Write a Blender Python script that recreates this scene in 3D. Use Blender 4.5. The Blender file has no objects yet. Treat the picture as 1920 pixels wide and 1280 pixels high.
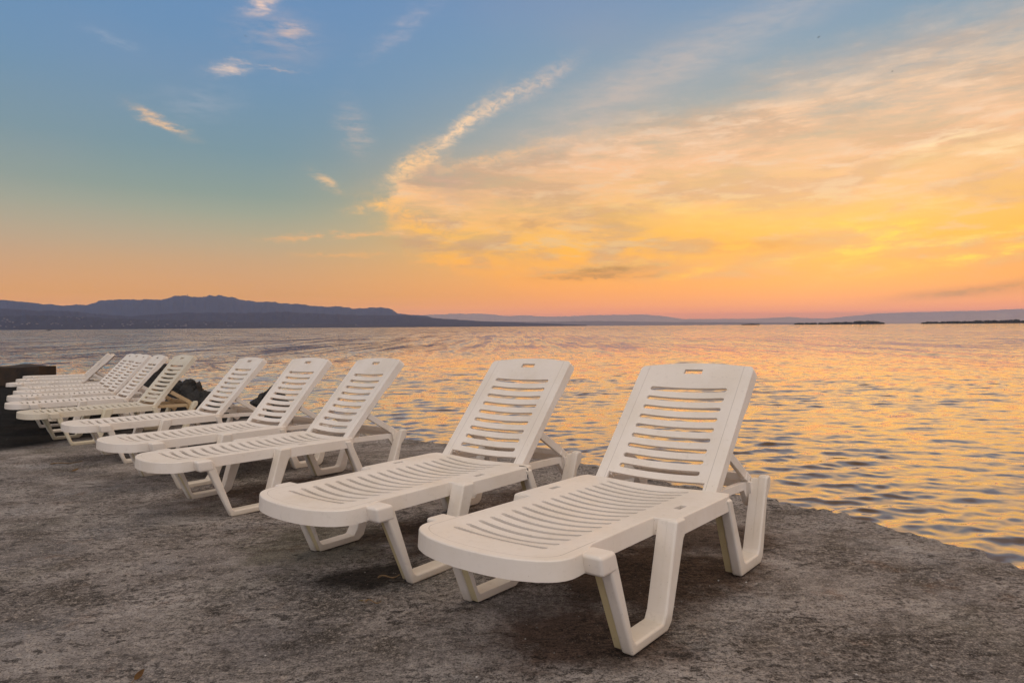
import bpy, bmesh, math, random
import numpy as np
from mathutils import Vector, Matrix

random.seed(7); rng = np.random.default_rng(11)
SC = bpy.context.scene
COL = SC.collection
R = math.radians

# ------------------------------------------------------------------ camera model (1920 x 1280 photograph)
F, CH, PITCH, ROLL = 1215.5, 0.9394, 0.023442, -0.0067707
GX, GY = 0.00828, -0.02673            # the quay falls gently towards the sea
WATER_Z = -0.78
HAZE = 5.2e-5                         # extinction of the evening air, per metre
CP, SP, CR, SR = math.cos(PITCH), math.sin(PITCH), math.cos(ROLL), math.sin(ROLL)

def ray(x, y):
    x, y = x - 960, y - 640
    u = x*CR + y*SR; v = -x*SR + y*CR
    xc, yc, zc = u/F, 1.0, -v/F
    return Vector((xc, yc*CP + zc*SP, -yc*SP + zc*CP))
def azel(x, y):
    d = ray(x, y).normalized()
    return math.degrees(math.atan2(d.x, d.y)), math.degrees(math.asin(d.z))
def gz(x, y): return GX*x + GY*y
def on_ground(x, y):
    d = ray(x, y); k = -CH/(d.z - GX*d.x - GY*d.y)
    return Vector((d.x*k, d.y*k, CH + d.z*k))
def at_dist(x, y, Y):
    d = ray(x, y); k = Y/d.y
    return Vector((d.x*k, d.y*k, CH + d.z*k))
def lin(r, g, b):
    f = lambda c: (c/255)/12.92 if c/255 <= .04045 else ((c/255+.055)/1.055)**2.4
    return (f(r), f(g), f(b), 1.0)

cam = bpy.data.cameras.new('camera'); cam_o = bpy.data.objects.new('camera', cam); COL.objects.link(cam_o)
cam.sensor_fit = 'HORIZONTAL'; cam.sensor_width = 36; cam.lens = 36*F/1920
cam.clip_start = 0.05; cam.clip_end = 200000
fw = Vector((0, CP, -SP)); rt0 = Vector((1, 0, 0)); up0 = rt0.cross(fw)
rt = rt0*CR + up0*(-SR); up = up0*CR + rt0*SR
# image x axis = rotate by ROLL (y down), see ray()
ex = (ray(961, 640) - ray(960, 640)).normalized(); ey = -(ray(960, 641) - ray(960, 640)).normalized()
ez = ex.cross(ey)
cam_o.matrix_world = Matrix(((ex.x, ey.x, ez.x, 0), (ex.y, ey.y, ez.y, 0), (ex.z, ey.z, ez.z, CH), (0, 0, 0, 1)))
SC.camera = cam_o

# ------------------------------------------------------------------ node helper
class NT:
    def __init__(s, tree): s.t = tree; s.n = tree.nodes; s.l = tree.links
    def node(s, typ, **kw):
        n = s.n.new(typ)
        for k, v in kw.items(): setattr(n, k, v)
        return n
    def put(s, sock, v):
        if v is None: return
        if isinstance(v, bpy.types.NodeSocket): s.l.new(v, sock)
        else: sock.default_value = v
    def M(s, op, a, b=None, c=None, clamp=False):
        n = s.n.new('ShaderNodeMath'); n.operation = op; n.use_clamp = clamp
        for i, v in enumerate((a, b, c)): s.put(n.inputs[i], v)
        return n.outputs[0]
    def V(s, op, a, b=None, out=0):
        n = s.n.new('ShaderNodeVectorMath'); n.operation = op
        s.put(n.inputs[0], a)
        if b is not None:
            if op == 'SCALE': s.put(n.inputs['Scale'], b)
            else: s.put(n.inputs[1], b)
        return n.outputs[out]
    def step(s, x, a, b, smooth=True):
        n = s.n.new('ShaderNodeMapRange'); n.interpolation_type = 'SMOOTHSTEP' if smooth else 'LINEAR'
        s.put(n.inputs[0], x); n.inputs[1].default_value = a; n.inputs[2].default_value = b
        n.inputs[3].default_value = 0; n.inputs[4].default_value = 1
        return n.outputs[0]
    def mapr(s, x, a, b, c, d):
        n = s.n.new('ShaderNodeMapRange'); s.put(n.inputs[0], x)
        for i, v in enumerate((a, b, c, d)): s.put(n.inputs[i+1], v)
        return n.outputs[0]
    def mix(s, f, a, b, blend='MIX'):
        n = s.n.new('ShaderNodeMix'); n.data_type = 'RGBA'; n.blend_type = blend; n.clamp_factor = True
        s.put(n.inputs[0], f); s.put(n.inputs[6], a); s.put(n.inputs[7], b)
        return n.outputs[2]
    def ramp(s, x, pts, interp='LINEAR'):
        n = s.n.new('ShaderNodeValToRGB'); s.put(n.inputs[0], x); e = n.color_ramp; e.interpolation = interp
        while len(e.elements) < len(pts): e.elements.new(0.5)
        for el, (p, c) in zip(e.elements, pts): el.position = p; el.color = c if len(c) == 4 else (*c, 1)
        return n.outputs[0]
    def noise(s, vec, scale, detail=3, rough=.55, dist=0, out=0, typ=None):
        n = s.n.new('ShaderNodeTexNoise'); s.put(n.inputs['Vector'], vec)
        n.inputs['Scale'].default_value = scale; n.inputs['Detail'].default_value = detail
        n.inputs['Roughness'].default_value = rough; n.inputs['Distortion'].default_value = dist
        return n.outputs[out]
    def voro(s, vec, scale, feature='F1', rnd=1.0, out=0):
        n = s.n.new('ShaderNodeTexVoronoi'); n.feature = feature; s.put(n.inputs['Vector'], vec)
        n.inputs['Scale'].default_value = scale; n.inputs['Randomness'].default_value = rnd
        return n.outputs[out]
    def xyz(s, x, y, z):
        n = s.n.new('ShaderNodeCombineXYZ')
        for i, v in enumerate((x, y, z)): s.put(n.inputs[i], v)
        return n.outputs[0]
    def sep(s, v):
        n = s.n.new('ShaderNodeSeparateXYZ'); s.put(n.inputs[0], v); return n.outputs
    def rotscale(s, v, rot=0, sc=(1, 1, 1), loc=(0, 0, 0)):
        n = s.n.new('ShaderNodeMapping'); n.vector_type = 'POINT'; s.put(n.inputs[0], v)
        n.inputs['Rotation'].default_value = (0, 0, rot); n.inputs['Scale'].default_value = sc; n.inputs['Location'].default_value = loc
        return n.outputs[0]

def material(name):
    m = bpy.data.materials.new(name); m.use_nodes = True
    t = NT(m.node_tree); b = t.n['Principled BSDF']
    return m, t, b
def geo_pos(t): return t.node('ShaderNodeNewGeometry').outputs['Position']
def obj_pos(t): return t.node('ShaderNodeTexCoord').outputs['Object']

# ------------------------------------------------------------------ sky
SUN_AZ, SUN_EL = 27.0, 7.0
def build_sky():
    w = bpy.data.worlds.new('World'); SC.world = w; w.use_nodes = True
    t = NT(w.node_tree); t.n.clear()
    d = t.node('ShaderNodeTexCoord').outputs['Generated']
    dx, dy, dz = t.sep(d)
    az = t.M('MULTIPLY', t.M('ARCTAN2', dx, dy), 57.29578)
    el = t.M('MULTIPLY', t.M('ARCSINE', dz), 57.29578)
    # clear sky : two elevation ramps, away from and towards the set sun
    # what the eye sees is this sky through the evening haze: undo the haze's extinction so that both add up
    def through(c, e, HS=(.21, .19, .41)):
        L = min(46000, 770/max(1e-4, math.sin(R(max(e, .05))))); T = math.exp(-HAZE*L)
        return tuple(max(.02, (c[i] - HS[i]*(1-T))/T) for i in range(3))
    f = t.M('DIVIDE', t.M('SQRT', t.M('MAXIMUM', el, 0)), math.sqrt(40.0), clamp=True)
    def sky_ramp(pts, HS=(.21, .19, .41)):
        """pts: (photograph y, colour) along a column, resampled with haze compensation"""
        es = np.array([e for e, c in pts]); cs = np.array([c[:3] for e, c in pts]); o = np.argsort(es); es, cs = es[o], cs[o]
        out = []
        for k in range(28):
            fr = k/27; e = fr*fr*40
            out.append((fr, tuple(v/8 for v in through([np.interp(e, es, cs[:, i]) for i in range(3)], e, HS))))
        return t.V('SCALE', t.ramp(f, out), 8.0)
    q = lambda y, x=960: azel(x, y)[1]
    left = sky_ramp([(q(612), lin(205, 150, 122)), (q(575), lin(214, 156, 120)), (q(540), lin(214, 160, 122)), (q(500), lin(204, 163, 128)), (q(460), lin(184, 166, 140)),
                      (q(420), lin(162, 164, 147)), (q(380), lin(141, 156, 150)), (q(300), lin(121, 148, 161)), (q(160), lin(109, 144, 178)), (q(0), lin(104, 141, 184)), (32, lin(98, 112, 136)), (40, lin(84, 78, 80))], (.165, .165, .30))
    right = sky_ramp([(q(612), lin(205, 145, 108)), (q(590), lin(222, 152, 104)), (q(570), lin(238, 160, 100)), (q(530), lin(253, 174, 88)), (q(490), lin(255, 182, 80)), (q(450), lin(252, 188, 100)), (q(350), lin(228, 186, 134)),
                       (q(250), lin(168, 170, 165)), (q(120), lin(130, 156, 178)), (q(0), lin(118, 148, 184)), (32, lin(98, 110, 132)), (40, lin(84, 78, 80))])
    base = t.mix(t.step(az, -22, 14), left, right)
    # soft large-scale unevenness
    p2 = t.xyz(az, el, 0)
    n0 = t.noise(t.rotscale(p2, 0, (.02, .06, 1)), 1.0, 3, .5)
    base = t.mix(t.M('MULTIPLY', t.step(n0, .45, .8), .22), base, lin(190, 165, 165))
    # cloud bank
    warp = t.noise(t.rotscale(p2, 0, (.16, .2, 1)), 1.0, 6, .6, 0, 1)
    wx, wy, wz = t.sep(t.V('SUBTRACT', warp, (.5, .5, .5)))
    warp2 = t.noise(t.rotscale(p2, R(-18), (.55, 1.2, 1)), 1.0, 8, .72, 0, 1)
    vx, vy, vz = t.sep(t.V('SUBTRACT', warp2, (.5, .5, .5)))
    azw = t.M('ADD', az, t.M('ADD', t.M('MULTIPLY', wx, 5.0), t.M('MULTIPLY', vx, 3.4)))
    elw = t.M('ADD', el, t.M('ADD', t.M('MULTIPLY', wy, 2.6), t.M('MULTIPLY', vy, 2.8)))
    A0, A1, EM = -20.0, 100.0, 60.0
    def curve(x, pts):
        n = t.node('ShaderNodeFloatCurve'); c = n.mapping.curves[0]; n.mapping.use_clip = False
        xs = t.M('DIVIDE', t.M('SUBTRACT', x, A0), A1 - A0, clamp=True); t.put(n.inputs[1], xs)
        P = [((a - A0)/(A1 - A0), e/EM) for a, e in pts]
        while len(c.points) < len(P): c.points.new(.5, .5)
        for cp, (a, e) in zip(c.points, P): cp.location = (min(1, max(0, a)), e); cp.handle_type = 'AUTO'
        n.mapping.update()
        return t.M('MULTIPLY', n.outputs[0], EM)
    top_pts = [azel(*p) for p in ((690, 385), (735, 345), (790, 295), (860, 290), (960, 268), (1100, 228), (1300, 172), (1450, 120), (1600, 74), (1750, 28), (1920, -28))]
    top_pts = [(A0, top_pts[0][1]-1)] + top_pts + [(55, 35), (80, 38), (A1, 39)]
    low_pts = [azel(*p) for p in ((680, 388), (712, 412), (735, 450), (765, 490), (850, 520), (1000, 560), (1150, 600))]
    low_pts = [(A0, low_pts[0][1]+1)] + low_pts + [(A1, 0)]
    E = curve(azw, top_pts); Lo = curve(azw, low_pts)
    soft = t.mapr(az, azel(720, 300)[0], 30, 1.1, 6.5)
    up_ = t.M('DIVIDE', t.M('SUBTRACT', E, elw), soft)
    lo_ = t.M('DIVIDE', t.M('SUBTRACT', elw, Lo), 1.5)
    bank = t.M('MULTIPLY', t.step(up_, -.25, 1.0), t.step(lo_, -.2, 1.0))
    bank = t.M('MULTIPLY', bank, t.step(az, azel(672, 385)[0], azel(760, 385)[0]))
    bank = t.M('MULTIPLY', bank, t.M('SUBTRACT', 1, t.step(az, 95, 130)))
    fib = t.noise(t.rotscale(p2, R(-17), (.075, .5, 1)), 1.0, 8, .62, .25)
    fib2 = t.noise(t.rotscale(p2, R(-26), (.25, 1.2, 1), (3, 5, 0)), 1.0, 7, .65, .35)
    fib3 = t.noise(t.rotscale(p2, R(-30), (.42, 1.7, 1), (1, 8, 0)), 1.0, 6, .62, .5)
    fib4 = t.noise(t.rotscale(p2, R(-28), (.75, 1.5, 1), (4, 1, 0)), 1.0, 9, .7, .6)
    fibm = t.M('ADD', t.M('MULTIPLY', fib, .58), t.M('ADD', t.M('MULTIPLY', fib2, .30), t.M('MULTIPLY', fib3, .12)))
    dens = t.M('MULTIPLY', bank, t.mapr(fibm, .40, .56, .26, 1.1))
    bcol = sky_ramp([(q(612), lin(205, 145, 108)), (q(590), lin(222, 152, 104)), (q(560), lin(244, 166, 96)), (q(500), lin(254, 177, 80)), (q(450), lin(253, 188, 110)), (q(390), lin(249, 191, 140)),
                       (q(300), lin(243, 190, 152)), (q(200), lin(241, 201, 168)), (q(90), lin(237, 206, 180)), (33, lin(140, 128, 126)), (40, lin(96, 84, 80))])
    shade = t.noise(t.rotscale(p2, R(-8), (.09, .34, 1), (7, 2, 0)), 1.0, 6, .58, .3)
    # darker cloud bellies on the left flank of the bank
    sh = t.M('MULTIPLY', t.step(shade, .44, .58), t.mapr(az, -10, 24, .95, .6))
    sh = t.M('MULTIPLY', sh, t.step(el, 2.5, 7))
    bcol = t.mix(sh, bcol, (*through(lin(203, 163, 140), 10), 1))
    lit = t.M('MULTIPLY', t.step(t.M('ADD', t.M('MULTIPLY', fib2, .45), t.M('ADD', t.M('MULTIPLY', fib, .35), t.M('MULTIPLY', fib3, .2))), .49, .60), .75)
    lit = t.M('MULTIPLY', lit, t.step(el, 2, 6))
    bcol = t.mix(lit, bcol, t.mix(t.step(el, 4, 16), (1.0, .62, .22, 1), (.96, .68, .46, 1)))
    col = t.mix(t.M('MINIMUM', dens, 1.0), base, bcol)
    # elliptical puffs, wisps and bars : (x, y, half length px, half width px, angle deg, colour, strength, raggedness)
    def puff(col, x, y, L, W, ang, c, k, rag=1.0, crisp=False):
        a0, e0 = azel(x, y); pl = math.degrees(1/F); c = (*through(c, e0), 1)
        ca, sa = math.cos(R(ang)), math.sin(R(ang))
        ax = t.M('SUBTRACT', t.M('ADD', az, t.M('MULTIPLY', vx, 3.0*rag)), a0); ay = t.M('SUBTRACT', t.M('ADD', el, t.M('MULTIPLY', vy, 1.6*rag)), e0)
        u = t.M('DIVIDE', t.M('ADD', t.M('MULTIPLY', ax, ca), t.M('MULTIPLY', ay, sa)), L*pl)
        v = t.M('DIVIDE', t.M('SUBTRACT', t.M('MULTIPLY', ay, ca), t.M('MULTIPLY', ax, sa)), W*pl)
        r2 = t.M('ADD', t.M('MULTIPLY', u, u), t.M('MULTIPLY', v, v))
        g = t.M('EXPONENT', t.M('MULTIPLY', r2, -1.0))
        g = t.M('MULTIPLY', g, t.mapr(fib4, .40, .59, .28, 1.25) if crisp else t.mapr(t.M('ADD', t.M('MULTIPLY', fib2, .45), t.M('MULTIPLY', fib3, .55)), .40, .58, 1-.95*min(1, rag), 1.25))
        return t.mix(t.M('MULTIPLY', g, k, clamp=True), col, c)
    pink = lin(240, 200, 175); warm = lin(255, 202, 150)
    for a in ((302, 228, 34, 6, -22, warm, .7), (278, 216, 15, 6, -10, warm, .5), (432, 130, 27, 8, 12, lin(240, 208, 188), .65), (500, 128, 60, 2, -1, pink, .25),
              (492, 8, 26, 12, 35, lin(240, 206, 188), .7), (545, 57, 28, 9, 3, pink, .4), (520, 70, 60, 40, 0, pink, .16), (612, 340, 24, 7, -32, warm, .5),
              (625, 443, 95, 5, 4, lin(250, 182, 128), .75), (640, 478, 60, 4, 3, lin(248, 180, 122), .5), (665, 245, 22, 36, 20, pink, .26), (760, 50, 75, 14, 38, lin(190, 180, 190), .3),
              (375, 195, 60, 26, 8, lin(180, 180, 192), .2), (215, 78, 26, 6, -12, lin(190, 190, 200), .35), (1330, 95, 330, 34, 17, lin(200, 188, 184), .36, .45), (1150, 190, 190, 40, 24, lin(208, 184, 172), .36, .5)):
        col = puff(col, *a)
    # the bright rim running up along the edge of the bank
    for a in ((760, 318, 42, 16, 40, lin(252, 205, 155), .8), (800, 296, 34, 18, 28, lin(252, 200, 150), .7), (862, 240, 62, 11, 42, lin(246, 208, 172), .85), (935, 195, 78, 10, 30, lin(242, 206, 176), .7),
              (1020, 155, 60, 12, 30, lin(225, 196, 178), .45), (720, 382, 48, 9, 14, lin(255, 196, 130), .8), (760, 400, 60, 14, -18, lin(255, 190, 115), .6), (800, 430, 70, 12, -8, lin(255, 190, 105), .55),
              (930, 295, 150, 8, 12, lin(250, 196, 148), .45)):
        col = puff(col, *a, .8, True)
    # grey-violet bars and bellies
    dk = lin(190, 145, 118)
    for a in ((1140, 507, 75, 8, 2, lin(186, 138, 96), .85, .8), (1120, 519, 105, 5, 1, lin(186, 138, 96), .75, .8), (1865, 541, 120, 8, 4, lin(196, 144, 104), .85, .5), (1150, 410, 75, 20, -12, dk, .5), (985, 420, 55, 12, -4, dk, .6),
              (830, 340, 50, 22, -10, lin(200, 165, 150), .55), (1000, 340, 130, 22, -8, lin(214, 172, 140), .45), (880, 372, 70, 14, 0, lin(206, 165, 138), .5), (1430, 465, 140, 18, -3, lin(222, 156, 84), .7), (1600, 262, 240, 18, 12, lin(222, 185, 155), .35), (830, 462, 90, 7, -4, lin(206, 158, 124), .55)):
        col = puff(col, *a)
    # burning yellow streaks near the set sun
    ye = lin(255, 205, 52)
    for a in ((1660, 448, 75, 12, 32, ye, .85), (1600, 470, 110, 8, 6, ye, .8), (1610, 425, 40, 9, -20, ye, .6), (1870, 473, 130, 8, 9, lin(255, 205, 66), .9), (1860, 440, 110, 6, 6, lin(255, 208, 90), .6), (1295, 512, 48, 9, 12, lin(255, 190, 30), .85), (1300, 484, 200, 9, 2, lin(255, 188, 60), .55),
              (1330, 400, 260, 30, -4, lin(255, 204, 110), .4), (1770, 270, 70, 14, 14, lin(255, 222, 175), .6), (1900, 275, 60, 14, 8, lin(255, 224, 178), .6)):
        col = puff(col, *a)
    # the unseen dome behind the photographer: pale cloud added as the soft key light
    back = t.step(dy, .12, -.45)
    bsky = t.ramp(t.M('DIVIDE', el, 90.0, clamp=True), [(0, (.40, .39, .45)), (.22, (.72, .70, .76)), (.55, (1.72, 1.54, 1.39)), (1, (1.85, 1.60, 1.38))])
    bn = t.noise(t.V('MULTIPLY', d, (2, 2, 5)), 1.0, 4)
    bsky = t.mix(t.M('MULTIPLY', t.step(bn, .40, .75), .6), bsky, (.80, .75, .77, 1))
    col = t.mix(back, col, bsky)
    zen = t.step(el, 50, 82)
    col = t.mix(t.M('MULTIPLY', zen, t.mapr(t.step(dy, .0, .5), 0, 1, .85, .3)), col, (1.60, 1.38, 1.20, 1))
    below = t.step(el, 0, -6)
    col = t.mix(below, col, (.10, .09, .09, 1))
    sky = t.node('ShaderNodeTexSky', sky_type='NISHITA', sun_disc=False)
    sky.sun_elevation = R(SUN_EL); sky.sun_rotation = R(SUN_AZ); sky.altitude = 0; sky.dust_density = 1.6
    bg1 = t.node('ShaderNodeBackground'); t.put(bg1.inputs[0], col); bg1.inputs[1].default_value = 1.0
    bg2 = t.node('ShaderNodeBackground'); t.put(bg2.inputs[0], sky.outputs[0]); bg2.inputs[1].default_value = 0.004
    add = t.node('ShaderNodeAddShader'); t.l.new(bg1.outputs[0], add.inputs[0]); t.l.new(bg2.outputs[0], add.inputs[1])
    out = t.node('ShaderNodeOutputWorld'); t.l.new(add.outputs[0], out.inputs[0])
    w.cycles.sampling_method = 'MANUAL'; w.cycles.sample_map_resolution = 1024
build_sky()
sun = bpy.data.lights.new('sun', 'SUN'); sun.energy = 0.6; sun.angle = R(110); sun.color = (1.0, .52, .21)
sun_o = bpy.data.objects.new('sun', sun); COL.objects.link(sun_o)
sd = Vector((math.sin(R(SUN_AZ))*math.cos(R(SUN_EL)), math.cos(R(SUN_AZ))*math.cos(R(SUN_EL)), math.sin(R(SUN_EL))))
sun_o.rotation_euler = sd.to_track_quat('Z', 'Y').to_euler()

# ------------------------------------------------------------------ numpy noise
def _hash(ix, iy, seed):
    h = (ix.astype(np.int64)*374761393 + iy.astype(np.int64)*668265263 + seed*2147483647) & 0xffffffff
    h = ((h ^ (h >> 13))*1274126177) & 0xffffffff
    return ((h ^ (h >> 16)) & 0xffff)/65535.0
def vnoise(x, y, seed=0):
    ix, iy = np.floor(x), np.floor(y); fx, fy = x-ix, y-iy
    fx = fx*fx*(3-2*fx); fy = fy*fy*(3-2*fy)
    a, b, c, d = (_hash(ix+i, iy+j, seed) for i, j in ((0, 0), (1, 0), (0, 1), (1, 1)))
    return (a*(1-fx)+b*fx)*(1-fy) + (c*(1-fx)+d*fx)*fy
def fbm(x, y, seed=0, octs=4, gain=.5):
    s = 0; a = 1; n = 0
    for o in range(octs):
        s = s + a*(vnoise(x*2**o, y*2**o, seed+o*17)-.5); n += a; a *= gain
    return s/n*2

def grid_mesh(name, P, mat, smooth=True):
    """P: (rows, cols, 3) array -> one mesh object"""
    nr, nc, _ = P.shape
    me = bpy.data.meshes.new(name)
    i = np.arange(nr*nc).reshape(nr, nc)
    q = np.stack([i[:-1, :-1], i[:-1, 1:], i[1:, 1:], i[1:, :-1]], -1).reshape(-1, 4)
    me.vertices.add(nr*nc); me.vertices.foreach_set('co', P.reshape(-1).astype(np.float32))
    me.loops.add(q.size); me.loops.foreach_set('vertex_index', q.reshape(-1).astype(np.int32))
    me.polygons.add(len(q)); me.polygons.foreach_set('loop_start', np.arange(0, q.size, 4, dtype=np.int32))
    me.polygons.foreach_set('use_smooth', np.full(len(q), smooth))
    me.update(calc_edges=True); me.validate()
    me.materials.append(mat)
    o = bpy.data.objects.new(name, me); COL.objects.link(o)
    return o
def tag(o, label=None, cat=None, group=None, kind=None):
    for k, v in (('label', label), ('category', cat), ('group', group), ('kind', kind)):
        if v: o[k] = v
    return o

# ------------------------------------------------------------------ materials
def mat_plastic(name, base, grime=.35, splash=False):
    m, t, b = material(name)
    p = obj_pos(t); gp = geo_pos(t)
    info = t.node('ShaderNodeObjectInfo').outputs['Random']
    pj = t.V('ADD', p, t.xyz(t.M('MULTIPLY', info, 37.0), t.M('MULTIPLY', info, 11.0), 0))
    n1 = t.noise(pj, 5, 5, .6); n2 = t.noise(pj, 38, 4, .6); n3 = t.noise(pj, 160, 2, .5)
    c = t.mix(t.M('MULTIPLY', t.M('MULTIPLY', t.step(n1, .40, .66), t.mapr(info, 0, 1, .5, 1.5)), grime*.5), (*base, 1), (base[0]*.80, base[1]*.74, base[2]*.62, 1))
    c = t.mix(t.M('MULTIPLY', t.step(n2, .58, .74), grime*.4), c, (.40, .34, .27, 1))
    spots = t.step(t.voro(pj, 55), .10, .05)
    c = t.mix(t.M('MULTIPLY', t.M('MULTIPLY', spots, t.step(n1, .5, .6)), .6), c, (.16, .12, .09, 1))
    # rain-splashed dirt on the lowest centimetres
    z = t.sep(p)[2]
    low = t.M('MULTIPLY', t.step(t.M('ADD', z, t.M('MULTIPLY', n1, .10)), .12, .03), grime*1.1, clamp=True)
    if splash: c = t.mix(low, c, (.42, .34, .22, 1))
    # parting-line groove of the moulding, drawn from the metric UV map (s, t)
    uv = t.node('ShaderNodeUVMap'); uv.uv_map = 'st'
    us, ut, _ = t.sep(uv.outputs[0])
    at = t.M('ABSOLUTE', ut)
    fx = t.M('POWER', t.M('DIVIDE', at, .262), 2.2); fy = t.M('POWER', t.M('DIVIDE', t.M('MAXIMUM', t.M('SUBTRACT', -.966, us), 0), .108), 2.2)
    line = t.M('ABSOLUTE', t.M('MULTIPLY', t.M('SUBTRACT', t.M('ADD', fx, fy), 1), .1))
    line = t.M('MULTIPLY', t.step(line, .0016, .0006), t.step(us, -.78, -.83))
    line2 = t.M('MULTIPLY', t.step(t.M('ABSOLUTE', t.M('SUBTRACT', at, .236)), .0013, .0005), t.step(us, .9, 1.0))
    groove = t.M('MAXIMUM', line, line2)
    c = t.mix(t.M('MULTIPLY', groove, .55), c, (.22, .18, .14, 1))
    t.put(b.inputs['Base Color'], c)
    t.put(b.inputs['Roughness'], t.mapr(n2, .3, .7, .34, .56))
    b.inputs['IOR'].default_value = 1.49
    b.inputs['Subsurface Weight'].default_value = 0.0
    bump = t.node('ShaderNodeBump'); bump.inputs['Strength'].default_value = .22; bump.inputs['Distance'].default_value = .002
    t.put(bump.inputs['Height'], t.M('ADD', t.M('ADD', t.M('MULTIPLY', n2, .6), t.M('MULTIPLY', n3, .35)), t.M('MULTIPLY', groove, -.8)))
    t.put(b.inputs['Normal'], bump.outputs[0])
    return m
M_WHITE = mat_plastic('white_moulded_plastic', (.83, .755, .665), .45)
M_AGED = mat_plastic('weathered_white_plastic', (.70, .63, .50), .7)
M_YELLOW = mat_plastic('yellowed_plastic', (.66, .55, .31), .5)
M_OCHRE = mat_plastic('ochre_stained_plastic', (.54, .40, .23), .8)
M_LEG = mat_plastic('leg_plastic', (.82, .745, .65), .5, True)
M_YLEG = mat_plastic('yellow_leg_plastic', (.66, .55, .31), .5, True)
M_ALEG = mat_plastic('weathered_leg_plastic', (.72, .66, .50), .7, True)

def mat_simple(name, c1, c2, scale, rough=.8, bump=.4, dist=.01, spec=None):
    m, t, b = material(name)
    p = geo_pos(t); n = t.noise(p, scale, 6, .6); n2 = t.noise(p, scale*6, 4, .6)
    c = t.mix(t.step(n, .3, .7), (*c1, 1), (*c2, 1)); c = t.mix(t.M('MULTIPLY', t.step(n2, .55, .7), .4), c, tuple(v*.45 for v in c1)+(1,))
    t.put(b.inputs['Base Color'], c); b.inputs['Roughness'].default_value = rough
    if spec is not None: b.inputs['Specular IOR Level'].default_value = spec
    bm = t.node('ShaderNodeBump'); bm.inputs['Strength'].default_value = bump; bm.inputs['Distance'].default_value = dist
    t.put(bm.inputs['Height'], t.M('ADD', n, t.M('MULTIPLY', n2, .4))); t.put(b.inputs['Normal'], bm.outputs[0])
    return m

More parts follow.
